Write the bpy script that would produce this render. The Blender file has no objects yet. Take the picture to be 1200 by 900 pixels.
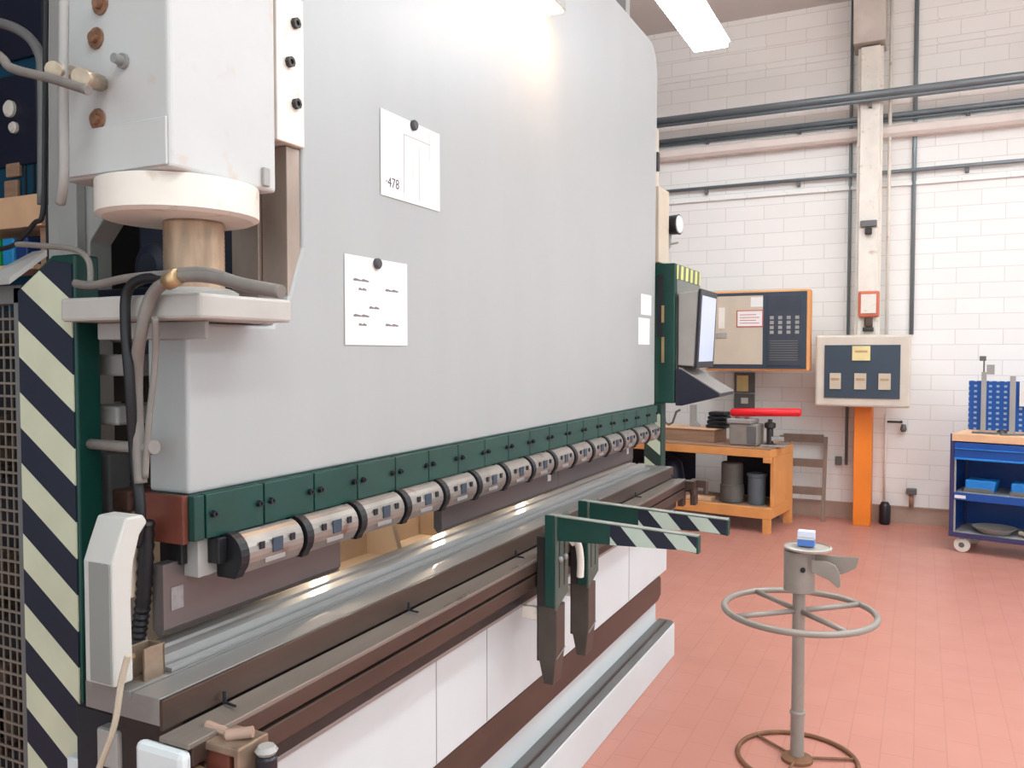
import bpy, bmesh, math, random
import numpy as np
from mathutils import Vector, Matrix
random.seed(4)
S = bpy.context.scene
C = S.collection
PI = math.pi

# ------------------------------------------------------------------ camera
FPX, HC = 977.0, 1.6
yaw = math.atan2(479, math.hypot(977, 36)); pitch = -math.atan2(36, 977)
fw = Vector((-math.sin(yaw)*math.cos(pitch), math.cos(yaw)*math.cos(pitch), math.sin(pitch)))
rt = Vector((math.cos(yaw), math.sin(yaw), 0)); up = rt.cross(fw)
cam = bpy.data.cameras.new('camera'); cam.sensor_width = 36; cam.lens = FPX/1200*36
camo = bpy.data.objects.new('camera', cam); C.objects.link(camo)
camo.matrix_world = Matrix(((rt.x, up.x, -fw.x, 0), (rt.y, up.y, -fw.y, 0), (rt.z, up.z, -fw.z, HC), (0, 0, 0, 1)))
cam.clip_start = 0.05; cam.clip_end = 100
S.camera = camo

def at(x, y, **k):
    """photo point (x, y) on the real plane X=, Y= or Z= ..."""
    r = fw*FPX + rt*(x-600) - up*(y-450)
    (a, v), = k.items(); i = 'XYZ'.index(a)
    c = Vector((0, 0, HC)); return c + r*((v-c[i])/r[i])

# ------------------------------------------------------------------ world, exposure
S.view_settings.view_transform = 'Standard'; S.view_settings.look = 'None'
S.view_settings.gamma = 1; S.view_settings.use_curve_mapping = False
S.view_settings.exposure = 0.34
w = bpy.data.worlds.new('world'); S.world = w; w.use_nodes = True
WB = w.node_tree.nodes['Background']
WB.inputs[0].default_value = (0.86, 0.96, 1.0, 1); WB.inputs[1].default_value = 1.1
LIGHT = 21.0        # strength of the fluorescent tubes
LAMP_WARM = 80.0    # warm wash lamp on the ram

# ------------------------------------------------------------------ materials
def lin(c):
    return tuple((v/255/12.92 if v/255 <= .04045 else ((v/255+.055)/1.055)**2.4) for v in c) + (1,)
class NT:
    def __init__(s, name):
        s.m = bpy.data.materials.new(name); s.m.use_nodes = True
        s.t = s.m.node_tree; s.b = s.t.nodes['Principled BSDF']
    def n(s, t, **k):
        x = s.t.nodes.new(t)
        for a, v in k.items():
            if a.startswith('i_'): x.inputs[a[2:].replace('_', ' ')].default_value = v
            else: setattr(x, a, v)
        return x
    def l(s, a, b): s.t.links.new(a, b)
    def math(s, op, a, b=None, c=None):
        x = s.n('ShaderNodeMath', operation=op)
        for i, v in enumerate((a, b, c)):
            if v is None: continue
            if isinstance(v, (int, float)): x.inputs[i].default_value = v
            else: s.l(v, x.inputs[i])
        return x.outputs[0]
    def mix(s, f, a, b):
        x = s.n('ShaderNodeMix', data_type='RGBA')
        for i, v in ((0, f), (6, a), (7, b)):
            if isinstance(v, (int, float, tuple)): x.inputs[i].default_value = v
            else: s.l(v, x.inputs[i])
        return x.outputs[2]
    def pos(s): return s.n('ShaderNodeNewGeometry').outputs['Position']
    def noise(s, scale, detail=4, stretch=None, seed=0):
        mp = s.n('ShaderNodeMapping'); s.l(s.pos(), mp.inputs[0])
        mp.inputs['Location'].default_value = (seed*3.1, seed*1.7, seed)
        if stretch: mp.inputs['Scale'].default_value = stretch
        x = s.n('ShaderNodeTexNoise'); x.inputs['Scale'].default_value = scale; x.inputs['Detail'].default_value = detail
        s.l(mp.outputs[0], x.inputs['Vector']); return x.outputs[0]
    def ramp(s, f, a, b):
        x = s.n('ShaderNodeMapRange'); x.inputs['From Min'].default_value = a; x.inputs['From Max'].default_value = b
        s.l(f, x.inputs['Value']); return x.outputs[0]
MATS = {}
def mat(name, col, rough=.5, metal=0., var=.10, scale=6., stretch=None, rust=0., rustcol=(150, 112, 84), bump=0., spec=.5, emit=0., emitcol=None):
    if name in MATS: return MATS[name]
    T = NT(name); b = T.b; c = lin(col)
    b.inputs['Roughness'].default_value = rough; b.inputs['Metallic'].default_value = metal
    b.inputs['Specular IOR Level'].default_value = spec
    if var or rust:
        n = T.noise(scale, 5, stretch)
        dark = tuple(v*(1-var*1.6) for v in c[:3])+(1,); lite = tuple(min(1, v*(1+var)) for v in c[:3])+(1,)
        o = T.mix(T.ramp(n, .3, .7), dark, lite)
        if rust:
            n2 = T.noise(scale*2.3, 6, None, 5)
            o = T.mix(T.math('MULTIPLY', T.ramp(n2, .62-.12*rust, .75-.1*rust), .75), o, lin(rustcol))
        T.l(o, b.inputs['Base Color'])
        rr = T.n('ShaderNodeMapRange'); rr.inputs['To Min'].default_value = max(.03, rough-.08); rr.inputs['To Max'].default_value = min(1, rough+.08)
        T.l(n, rr.inputs['Value']); T.l(rr.outputs[0], b.inputs['Roughness'])
        if bump:
            bp = T.n('ShaderNodeBump'); bp.inputs['Strength'].default_value = bump; bp.inputs['Distance'].default_value = .002
            T.l(T.noise(scale*5, 4, stretch), bp.inputs['Height']); T.l(bp.outputs[0], b.inputs['Normal'])
    else: b.inputs['Base Color'].default_value = c
    if emit:
        b.inputs['Emission Color'].default_value = lin(emitcol or col); b.inputs['Emission Strength'].default_value = emit
    MATS[name] = T.m; return T.m
def stripes(name, ux, uy, uz, period, duty, off, ca, cb, chip=.0):
    """diagonal warning stripes; u = ux*x+uy*y+uz*z"""
    T = NT(name); sp = T.n('ShaderNodeSeparateXYZ'); T.l(T.pos(), sp.inputs[0])
    u = T.math('ADD', T.math('ADD', T.math('MULTIPLY', sp.outputs[0], ux), T.math('MULTIPLY', sp.outputs[1], uy)), T.math('MULTIPLY', sp.outputs[2], uz))
    f = T.math('FRACT', T.math('DIVIDE', T.math('SUBTRACT', u, off), period))
    m = T.math('LESS_THAN', f, duty)
    n = T.noise(9, 5); a = T.mix(T.ramp(n, .3, .7), tuple(v*.85 for v in lin(ca)[:3])+(1,), lin(ca))
    T.l(T.mix(m, lin(cb), a), T.b.inputs['Base Color']); T.b.inputs['Roughness'].default_value = .5
    MATS[name] = T.m; return T.m

M_ram = mat('ram_paint', (165, 167, 166), .34, var=.025, scale=2.2, stretch=(1, 2.5, .5), bump=.03)
M_white = mat('white_paint', (206, 212, 213), .45, var=.03, scale=3)
M_cream = mat('worn_cream_paint', (226, 219, 208), .5, var=.05, scale=8, rust=.1, rustcol=(186, 166, 146))
M_hous = mat('housing_paint', (188, 188, 186), .45, var=.035, scale=5, rust=.12, rustcol=(186, 160, 138))
M_greyp = mat('grey_paint', (158, 156, 152), .5, var=.06, scale=7)
M_greyd = mat('dark_grey_paint', (104, 103, 102), .55, var=.08, scale=7)
M_beige = mat('beige_paint', (226, 208, 186), .6, var=.07, scale=5)
M_green = mat('green_paint', (10, 60, 52), .42, var=.12, scale=6)
M_greenc = mat('faded_green_paint', (32, 68, 60), .45, var=.1, scale=6)
M_greygreen = mat('grey_green_steel', (88, 104, 97), .4, .3, var=.1, scale=9)
M_brownst = mat('bronzed_steel', (84, 68, 60), .38, .4, var=.18, scale=7, stretch=(1, .3, 1.4))
M_rusty = mat('rust_primer', (104, 52, 38), .6, var=.16, scale=9)
M_steel = mat('machined_steel', (150, 149, 147), .42, .3, var=.03, scale=14, stretch=(4, .25, 4))
M_steeltop = mat('table_steel', (136, 134, 131), .40, .3, var=.025, scale=14, stretch=(5, .2, 5))
for _m in (M_steel, M_steeltop):
    _b = _m.node_tree.nodes['Principled BSDF']; _b.inputs['Coat Weight'].default_value = .35; _b.inputs['Coat Roughness'].default_value = .06
M_steeld = mat('dark_steel', (66, 63, 62), .4, .6, var=.14, scale=9)
M_punch = mat('punch_steel', (112, 104, 103), .36, .55, var=.07, scale=5, stretch=(1, .4, 1))
M_clamp = mat('clamp_steel', (150, 144, 138), .32, .5, var=.12, scale=11, rust=.12, rustcol=(120, 84, 66))
M_chrome = mat('rod_chrome', (176, 148, 124), .42, .45, var=.16, scale=10, stretch=(6, 6, 1), bump=.1)
M_black = mat('black_rubber', (16, 17, 22), .5, var=.1)
M_blackp = mat('black_plastic', (24, 26, 34), .4, var=.06)
M_navy = mat('navy_paint', (22, 26, 46), .45, var=.08)
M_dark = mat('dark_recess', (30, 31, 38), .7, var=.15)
M_hose = mat('grey_hose', (122, 116, 110), .5, var=.08, scale=20)
M_cable = mat('beige_cable', (186, 176, 156), .5, var=.05)
M_wire = mat('mesh_wire', (142, 132, 122), .45, .5, var=.1)
M_paper = mat('paper', (226, 223, 219), .8, var=.015)
M_ink = mat('ink', (70, 68, 72), .8, var=0)
M_orange = mat('orange_paint', (224, 156, 92), .5, var=.06, scale=6)
M_orangep = mat('orange_column_paint', (240, 132, 36), .5, var=.05, scale=4)
M_wood = mat('worn_wood', (160, 126, 102), .65, var=.14, scale=9, stretch=(.4, 2, 4))
M_rack = mat('rack_brown', (128, 106, 92), .55, var=.1, scale=9)
M_label = mat('faint_label', (140, 133, 132), .5, var=.1, scale=80)
M_woodl = mat('pale_wood', (224, 180, 142), .55, var=.08, scale=7)
M_blue = mat('trolley_blue', (18, 74, 150), .4, var=.05)
M_bluel = mat('bin_blue', (30, 128, 208), .4, var=.06)
M_bluef = mat('frame_blue', (58, 54, 96), .45, var=.06)
M_red = mat('red_sleeve', (232, 28, 40), .45, var=.05)
M_panel = mat('panel_blue_grey', (52, 66, 80), .4, var=.04)
M_tan = mat('tan_board', (196, 182, 162), .6, var=.04)
M_yel = mat('pale_yellow', (226, 208, 150), .6, var=.08)
M_teal = mat('teal_panel', (10, 66, 92), .5, var=.15)
M_brass = mat('brass', (190, 160, 120), .35, .6, var=.1)
M_standp = mat('stand_grey', (148, 142, 134), .42, .15, var=.06, scale=12)
M_gal = mat('galvanized_conduit', (128, 137, 142), .4, .4, var=.06)
M_mortar_rust = mat('rusty_ring', (130, 92, 66), .6, .3, var=.15, scale=20)

def wall_material():
    T = NT('painted_block_wall'); mp = T.n('ShaderNodeMapping')
    sp = T.n('ShaderNodeSeparateXYZ'); T.l(T.pos(), sp.inputs[0])
    cb = T.n('ShaderNodeCombineXYZ'); T.l(T.math('ADD', sp.outputs[0], sp.outputs[1]), cb.inputs[0]); T.l(sp.outputs[2], cb.inputs[1])
    br = T.n('ShaderNodeTexBrick'); T.l(cb.outputs[0], br.inputs['Vector'])
    br.inputs['Scale'].default_value = 1; br.inputs['Brick Width'].default_value = .38; br.inputs['Row Height'].default_value = .14
    br.inputs['Mortar Size'].default_value = .0045; br.inputs['Mortar Smooth'].default_value = .6
    br.inputs['Color1'].default_value = lin((238, 236, 232)); br.inputs['Color2'].default_value = lin((235, 232, 228)); br.inputs['Mortar'].default_value = lin((214, 208, 202))
    n = T.noise(1.3, 4); o = T.mix(T.math('MULTIPLY', T.ramp(n, .35, .75), .22), br.outputs[0], lin((228, 221, 213)))
    T.l(o, T.b.inputs['Base Color']); T.b.inputs['Roughness'].default_value = .6
    bp = T.n('ShaderNodeBump'); bp.inputs['Strength'].default_value = .2; bp.inputs['Distance'].default_value = .002; bp.invert = True
    T.l(br.outputs['Fac'], bp.inputs['Height']); T.l(bp.outputs[0], T.b.inputs['Normal'])
    return T.m
def floor_material():
    T = NT('red_tile_floor')
    br = T.n('ShaderNodeTexBrick'); mp = T.n('ShaderNodeMapping'); T.l(T.pos(), mp.inputs[0]); T.l(mp.outputs[0], br.inputs['Vector'])
    mp.inputs['Rotation'].default_value = (0, 0, PI/2)
    br.inputs['Scale'].default_value = 1; br.inputs['Brick Width'].default_value = .24; br.inputs['Row Height'].default_value = .12
    br.inputs['Mortar Size'].default_value = .0025; br.inputs['Mortar Smooth'].default_value = .3
    br.inputs['Color1'].default_value = lin((190, 131, 116)); br.inputs['Color2'].default_value = lin((187, 128, 113)); br.inputs['Mortar'].default_value = lin((172, 117, 102))
    n = T.noise(1.6, 5); o = T.mix(T.math('MULTIPLY', T.ramp(n, .35, .7), .45), br.outputs[0], lin((186, 128, 113)))
    T.l(o, T.b.inputs['Base Color'])
    rr = T.n('ShaderNodeMapRange'); rr.inputs['To Min'].default_value = .28; rr.inputs['To Max'].default_value = .5
    T.l(T.noise(5, 4), rr.inputs['Value']); T.l(rr.outputs[0], T.b.inputs['Roughness'])
    return T.m
M_wall = wall_material(); M_floor = floor_material()
M_ceil = mat('ceiling_paint', (206, 202, 198), .8, var=.03, scale=1)
M_base = mat('baseboard_paint', (172, 146, 130), .6, var=.08, scale=4)
M_tube = mat('fluorescent_diffuser', (255, 255, 255), .5, var=0, emit=LIGHT, emitcol=(238, 248, 255))
M_up = mat('added_uplight_glow', (255, 255, 255), .5, var=0, emit=17, emitcol=(255, 244, 236))  # glow added above the fixtures to brighten ceiling and upper wall
M_warm = mat('warm_lamp_pane', (255, 226, 178), .5, var=0, emit=LAMP_WARM, emitcol=(255, 192, 124))
M_rear = mat('rear_lamp_pane', (255, 214, 165), .5, var=0, emit=60, emitcol=(255, 230, 204))
M_screen = mat('monitor_screen', (178, 188, 212), .25, var=0, emit=.22, emitcol=(205, 214, 238))

# ------------------------------------------------------------------ mesh helpers
WL = {}
def wl(o): return WL.get(o.name, Vector((0, 0, 0))) if o else Vector((0, 0, 0))
class MB:
    def __init__(s): s.bm = bmesh.new()
    def box(s, x0, y0, z0, x1, y1, z1):
        v = [s.bm.verts.new((x, y, z)) for z in (z0, z1) for x, y in ((x0, y0), (x1, y0), (x1, y1), (x0, y1))]
        for f in ((3, 2, 1, 0), (4, 5, 6, 7), (0, 1, 5, 4), (1, 2, 6, 5), (2, 3, 7, 6), (3, 0, 4, 7)): s.bm.faces.new([v[i] for i in f])
        return s
    def prism(s, pts, axis, a, b):
        """outline pts in the plane across axis ('X': (y,z), 'Y': (x,z), 'Z': (x,y)), from a to b"""
        def P(p, t): return {'X': (t, p[0], p[1]), 'Y': (p[0], t, p[1]), 'Z': (p[0], p[1], t)}[axis]
        A = [s.bm.verts.new(P(p, a)) for p in pts]; B = [s.bm.verts.new(P(p, b)) for p in pts]; n = len(pts)
        s.bm.faces.new(A[::-1]); s.bm.faces.new(B)
        for i in range(n): s.bm.faces.new((A[i], A[(i+1) % n], B[(i+1) % n], B[i]))
        return s
    def hull(s, P8):
        v = [s.bm.verts.new(p) for p in P8]
        for f in ((3, 2, 1, 0), (4, 5, 6, 7), (0, 1, 5, 4), (1, 2, 6, 5), (2, 3, 7, 6), (3, 0, 4, 7)): s.bm.faces.new([v[i] for i in f])
        return s
    def ring(s, c, d, r, n, e1=None):
        d = Vector(d).normalized()
        e1 = e1 if e1 is not None else d.orthogonal().normalized(); e1 = (e1 - d*e1.dot(d)).normalized(); e2 = d.cross(e1)
        return [s.bm.verts.new(Vector(c)+(e1*math.cos(2*PI*i/n)+e2*math.sin(2*PI*i/n))*r) for i in range(n)], e1
    def tube(s, pts, r, n=10, closed=False, caps=True):
        pts = [Vector(p) for p in pts]; N = len(pts); rs = r if isinstance(r, (list, tuple)) else [r]*N
        rings = []; e = None
        for i, p in enumerate(pts):
            if closed: d = pts[(i+1) % N]-pts[i-1]
            else: d = pts[min(i+1, N-1)]-pts[max(i-1, 0)]
            R, e = s.ring(p, d, rs[i], n, e); rings.append(R)
        for i in range(N if closed else N-1):
            A, B = rings[i], rings[(i+1) % N]
            for k in range(n):
                f = s.bm.faces.new((A[k], A[(k+1) % n], B[(k+1) % n], B[k])); f.smooth = True
        if caps and not closed: s.bm.faces.new(rings[0][::-1]); s.bm.faces.new(rings[-1])
        return s
    def lathe(s, c, prof, axis=(0, 0, 1), n=24):
        """profile [(r, h)...] turned about axis through c"""
        a = Vector(axis).normalized(); c = Vector(c); e = None; rings = []
        for r, h in prof: R, e = s.ring(c+a*h, a, max(r, 1e-4), n, e); rings.append(R)
        for A, B in zip(rings, rings[1:]):
            for k in range(n):
                f = s.bm.faces.new((A[k], A[(k+1) % n], B[(k+1) % n], B[k])); f.smooth = True
        s.bm.faces.new(rings[0][::-1]); s.bm.faces.new(rings[-1]); return s
    def build(s, name, m, parent=None, bevel=0., local=False, seg=2, kind=None):
        bm = s.bm; bmesh.ops.recalc_face_normals(bm, faces=bm.faces[:])
        if parent is None:
            xs = [v.co for v in bm.verts]
            off = Vector(((min(p.x for p in xs)+max(p.x for p in xs))/2, (min(p.y for p in xs)+max(p.y for p in xs))/2, min(p.z for p in xs)))
        else: off = Vector((0, 0, 0)) if local else wl(parent)
        for v in bm.verts: v.co -= off
        for e in bm.edges:
            if len(e.link_faces) == 2 and e.link_faces[0].smooth and e.calc_face_angle(0) > .7: e.smooth = False
        me = bpy.data.meshes.new(name); bm.to_mesh(me); bm.free(); me.materials.append(m)
        o = bpy.data.objects.new(name, me); C.objects.link(o)
        if parent is None: o.location = off; WL[o.name] = off
        else: o.parent = parent; WL[o.name] = wl(parent)
        if bevel:
            b = o.modifiers.new('bevel', 'BEVEL'); b.width = bevel; b.segments = seg; b.limit_method = 'ANGLE'; b.angle_limit = .7
        if kind: o['kind'] = kind
        return o
def B(name, m, parent, *c, bevel=.002, local=False):
    return MB().box(*c).build(name, m, parent, bevel, local)
def spline(pts, k=6):
    pts = [Vector(p) for p in pts]; P = [pts[0]]+pts+[pts[-1]]; out = []
    for i in range(1, len(P)-2):
        for j in range(k):
            t = j/k; a, b, c, d = P[i-1:i+3]
            out.append(.5*((2*b)+(c-a)*t+(2*a-5*b+4*c-d)*t*t+(3*b-a-3*c+d)*t**3))
    out.append(pts[-1]); return out
def tag(o, label, cat, group=None, kind=None):
    o['label'] = label; o['category'] = cat
    if group: o['group'] = group
    if kind: o['kind'] = kind
    return o
def thing(name, label, cat, loc, rz=0, group=None):
    o = bpy.data.objects.new(name, None); C.objects.link(o); o.location = loc; o.rotation_euler = (0, 0, rz)
    WL[o.name] = Vector(loc); o.empty_display_size = .1
    return tag(o, label, cat, group)
def copy_tree(o, parent=None):
    c = o.copy(); C.objects.link(c); c.parent = parent
    for ch in list(o.children): copy_tree(ch, c)
    return c
def pxbox(name, m, parent, x0, y0, x1, y1, Y, depth, bevel=.002):
    a = at(x0, y0, Y=Y); b = at(x1, y1, Y=Y)
    return B(name, m, parent, a.x, Y, b.z, b.x, Y+depth, a.z, bevel=bevel)
def text(name, s, m, parent, loc, size, rot, ext=.0003):
    cu = bpy.data.curves.new(name, 'FONT'); cu.body = s; cu.size = size; cu.extrude = ext
    o = bpy.data.objects.new(name, cu); C.objects.link(o); cu.materials.append(m)
    me = bpy.data.meshes.new_from_object(o); bpy.data.objects.remove(o); o = bpy.data.objects.new(name, me); C.objects.link(o)
    if not me.materials: me.materials.append(m)
    o.parent = parent; o.location = Vector(loc)-wl(parent); o.rotation_euler = rot; return o

# ------------------------------------------------------------------ room
WY = 8.65; CZ = 4.95
def st(o): o['kind'] = 'structure'; return o
st(MB().box(-4.6, -3, -.1, 6, WY+.2, 0).build('floor', M_floor))
st(MB().box(-4.6, WY, 0, 6, WY+.2, CZ).build('wall_back', M_wall))
st(MB().box(-4.8, -3, 0, -4.6, WY+.2, CZ).build('wall_left', mat('left_wall_paint', (70, 70, 76), .8)))
st(MB().box(-4.8, -3, CZ, 6, WY+.2, CZ+.15).build('ceiling', M_ceil))
st(MB().box(-4.6, WY-.012, 0, 6, WY, .145).box(-4.6, WY-.02, .145, 6, WY, .16).build('baseboard_back', M_base))
# masonry ledge running along the wall and the band above it
st(MB().prism([(WY, 3.60), (WY-.10, 3.60), (WY-.13, 3.63), (WY-.13, 3.69), (WY-.10, 3.715), (WY, 3.715)], 'X', -4.6, 6).build('trim_1', mat('ledge_paint', (222, 210, 202), .6, var=.03), bevel=.004))
st(MB().box(-4.6, WY-.03, 3.16, 6, WY, 3.19).build('trim_2', M_wall))

for k, zt_ in ((3, at(840, 64, Y=WY).z), (4, at(840, 90, Y=WY).z)): st(MB().box(-4.6, WY-.012, zt_, 6, WY, zt_+.018).build('trim_%d' % k, M_wall))
# pilaster column
col = thing('steel_column', 'tall column against the block wall, cream above and orange below the electrical panel', 'column', (-.46, 8.45, 0))
B('lower_shaft', M_orangep, col, -.545, 8.32, 0, -.395, 8.64, 1.12, bevel=.006)
B('upper_shaft', M_cream, col, -.535, 8.36, 1.12, -.37, 8.64, 4.40, bevel=.006)
MB().box(-.56, 8.40, 1.12, -.345, 8.44, 4.40).build('flange', M_cream, col, .004)
MB().prism([(8.25, 4.95), (8.30, 4.42), (8.64, 4.42), (8.64, 4.95)], 'X', -.60, -.33).build('haunch', mat('haunch_paint', (190, 180, 170), .6), col, .006)

# fluorescent fixtures
def fixture(x, y, label, L=2.4, W=.32):
    t = thing('ceiling_light', label, 'ceiling light', (x, y, 4.2), 0, 'fluorescent ceiling fixtures')
    o = MB().prism([(-W/2, 0), (W/2, 0), (W/2-.05, .09), (-W/2+.05, .09)], 'Y', -L/2, L/2).build('housing', M_white, t, local=True)
    MB().box(-W/2+.02, -L/2+.03, -.05, W/2-.02, L/2-.03, -.001).build('diffuser', M_tube, t, .004, local=True)
    MB().box(-W/2+.06, -L/2+.05, .0905, W/2-.06, L/2-.05, .094).build('added_uplight', M_up, t, local=True)  # added upward-facing pane, lights the ceiling and upper wall
    for s in (-1, 1): MB().tube([(0, s*L*.38, .09), (0, s*L*.38, .75)], .008, 8).build('hanger_rod', M_greyp, t, local=True)
    return t
fixture(-1.625, 5.95, 'long white fluorescent fixture hanging above the back wall beside the grey machine')
for x, y, l in ((.9, 5.7, 'right of the visible one'), (3.4, 5.7, 'far right by the back wall'), (.7, 2.6, 'above the pedestal stand'), (3.2, 2.6, 'right of the one above the stand'), (.7, -.8, 'behind the viewer'), (3.2, -.8, 'behind the viewer at the far right')):
    fixture(x, y, 'white fluorescent ceiling fixture, '+l)

# ------------------------------------------------------------------ press brake
pb = thing('press_brake', 'huge light grey press brake with green clamping strip and white bed', 'press brake', (-1.5, 2.7, 0))
X0 = -1.26                                           # front face of the ram
def arc(cx, cz, r, a0, a1, n=6): return [(cx+r*math.cos(math.radians(a0+(a1-a0)*i/n)), cz+r*math.sin(math.radians(a0+(a1-a0)*i/n))) for i in range(n+1)]
out = [(1.16, 1.327), (4.285, 1.327), (4.285, 1.9)] + arc(4.16, 3.05, .145, 0, 90)[0:] + [(1.50, 3.195), (1.495, 1.84), (1.45, 1.728), (1.40, 1.66), (1.16, 1.66)]
ram = MB().prism(out, 'X', X0-.11, X0).build('ram', M_ram, pb, .008, seg=3)
# clamping strip plates
B('strip_backing', M_greenc, pb, -1.37, 1.16, 1.236, -1.262, 4.285, 1.3265, bevel=.001)
B('strip_end_block', M_rusty, pb, -1.372, 1.145, 1.232, -1.262, 1.159, 1.3265, bevel=.002)
ys = [1.155, 1.185] + [1.185+.1615*(i+1)*(1+.004*i) for i in range(17)]
ys = [y for y in ys if y < 4.2] + [4.284]
for i in range(len(ys)-1):
    p = B('strip_plate', M_green if i < 4 else M_greenc, pb, -1.2615, ys[i]+.002, 1.238, -1.244, ys[i+1]-.003, 1.325, bevel=.0015)
    if ys[i+1]-ys[i] > .05:
        for yy in (ys[i]+.018, ys[i+1]-.018):
            MB().lathe((-1.2435, yy, 1.285), [(.0075, 0), (.0075, .009), (.004, .009), (.004, .006)], (1, 0, 0), 6).build('bolt', M_blackp, p)
# clamps: curved casings with black seals between them
CY0, CP = 1.245, .1975
for i in range(15):
    y0 = CY0+CP*i; y1 = y0+CP-.024
    pr_ = [(-1.262, 1.236), (-1.238, 1.2355)] + arc(-1.243, 1.196, .044, 78, -38, 8) + [(-1.215, 1.158), (-1.262, 1.158)]
    c = MB().prism(pr_, 'Y', y0+.008, y1).build('clamp', M_clamp, pb, .002)
    pr2 = [(-1.262, 1.2365), (-1.238, 1.2365)] + arc(-1.243, 1.196, .048, 80, -44, 8) + [(-1.214, 1.152), (-1.262, 1.152)]
    MB().prism(pr2, 'Y', y0-.016, y0+.007).build('seal', M_black, pb, .001)
    yc = (y0+y1)/2+.004
    MB().box(-1.2005, yc-.015, 1.188, -1.1965, yc+.015, 1.218).build('dial_window', M_panel, c, .001)
    for s in (-1, 1):
        MB().box(-1.2010, yc+s*.046-.007, 1.202, -1.1965, yc+s*.046+.007, 1.217).build('screw_recess', M_blackp, c, .001)
    MB().box(-1.203, yc-.035, 1.170, -1.2005, yc+.025, 1.180).build('engraved_plate', M_steel, c, .001)
B('clamp_end_block', M_black, pb, -1.262, 1.205, 1.185, -1.232, 1.228, 1.236, bevel=.002)
B('clamp_rail', M_greyp, pb, -1.36, 1.182, 1.160, -1.2625, 4.27, 1.2355, bevel=.002)
B('tool_holder', M_black, pb, -1.35, 1.166, 1.186, -1.29, 1.181, 1.235)
# punches
ya = at(399, 640, X=-1.30).y; yb = at(518, 620, X=-1.30).y; yc_ = at(654, 560, X=-1.30).y; yd = at(742, 520, X=-1.30).y
for a, b in ((1.13, ya), (yb, yc_), (yc_+.003, yd)):
    p = MB().prism([(-1.33, 1.193), (-1.30, 1.193), (-1.30, 1.066), (-1.312, 1.052), (-1.318, 1.052), (-1.33, 1.066)], 'Y', a, b).build('punch', M_punch, pb, .001)
    yl = {0: at(208, 705, X=-1.30).y}.get(int(a > 1.2), b-.09)
    B('size_label', M_label if a < 1.2 else M_paper, p, -1.2995, yl-.016, 1.10, -1.2985, yl+.014, 1.145, bevel=0)
# die and table
die = MB().prism([(-1.36, 1.004), (-1.272, 1.004), (-1.272, 1.030), (-1.305, 1.03), (-1.314, 1.018), (-1.323, 1.03), (-1.36, 1.03)], 'Y', 1.10, 4.16).build('die', M_steel, pb, .0012)
MB().prism([(-1.267, 1.0045), (-1.246, 1.0045), (-1.246, 1.012), (-1.267, 1.012)], 'Y', 1.10, 4.16).build('die_rail', M_steel, pb, .001)
MB().box(-1.36, 1.06, .78, -1.176, 4.27, .9545).build('table_beam', M_steeld, pb)
MB().box(-1.495, 1.085, 0, -1.20, 1.099, .90).build('bed_end_dark_sheet', M_dark, pb)  # dark sheet added to fill the black area below the table end
tb = MB().prism([(-1.36, 1.004), (-1.36, .955), (-1.17, .955), (-1.17, 1.004), (-1.236, 1.004), (-1.236, .996), (-1.243, .996), (-1.243, 1.004)], 'Y', 1.005, 4.30).build('table', M_steeltop, pb, .0015)
B('table_front_plate', M_brownst, pb, -1.1695, 1.004, .9485, -1.1605, 4.30, 1.0025, bevel=.0015)
tabf = tb
MB().prism([(-1.155, .9475), (-1.085, .9475), (-1.085, .938), (-1.155, .938)], 'Y', .99, 4.27).build('front_shelf', mat('shelf_steel', (136, 128, 120), .3, .4, var=.1, scale=8, stretch=(3, .3, 3)), pb, .0015)
MB().box(-1.155, 1.0, .905, -1.087, 4.26, .9375).build('upper_rail', M_brownst, pb, .002)
MB().box(-1.155, 1.01, .895, -1.12, 4.26, .9049).build('rail_groove', M_black, pb)
MB().box(-1.16, 1.03, .853, -1.09, 4.26, .895).build('lower_rail', M_brownst, pb, .003)
MB().box(-1.175, 1.05, .80, -1.13, 4.25, .853).build('rail_recess', M_steeld, pb, .002)
MB().prism([(-1.188, .78), (-1.145, .78), (-1.140, .792), (-1.15, .802), (-1.188, .80)], 'Y', 1.04, 4.25).build('lip_rail', M_steel, pb, .0015)
for y in [1.135+.62*i for i in range(6)]:
    MB().tube([(-1.150, y, .9505), (-1.150, y, .972)], .0035, 8).tube([(-1.150, y, .9525), (-1.120, y-.004, .9525)], .0025, 8).build('stop_pin', M_blackp, pb)
# bed and base
MB().box(-1.55, 1.10, .455, -1.19, 4.29, .7795).build('bed', M_white, pb, .004)
bd = MB().box(-1.5, 1.11, .315, -1.225, 4.22, .4545).build('bed_recess', M_greyd, pb)
MB().prism([(1.12, .32), (4.17, .32), (4.22, .34), (4.22, .43), (4.19, .445), (1.12, .445)], 'X', -1.2245, -1.200).build('rub_strip', M_brownst, pb, .003)
MB().box(-1.5, 1.25, .185, -1.232, 4.235, .3145).build('bed_lower_panel', M_white, pb, .003)
MB().box(-1.5, 1.35, 0, -1.147, 4.30, .175).build('base_plate', M_white, pb, .006)
MB().prism([(-1.231, .1755), (-1.150, .1755), (-1.150, .183), (-1.172, .190), (-1.231, .190)], 'Y', 1.06, 4.29).build('base_cover', M_greyd, pb, .002)
MB().box(-1.186, 1.06, .190, -1.178, 4.25, .197).build('base_strip', M_brownst, pb)
for y in (1.95, 2.25, 3.05, 3.65): B('panel_seam', M_greyp, pb, -1.1905, y, .46, -1.1885, y+.003, .775, bevel=0)
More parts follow.
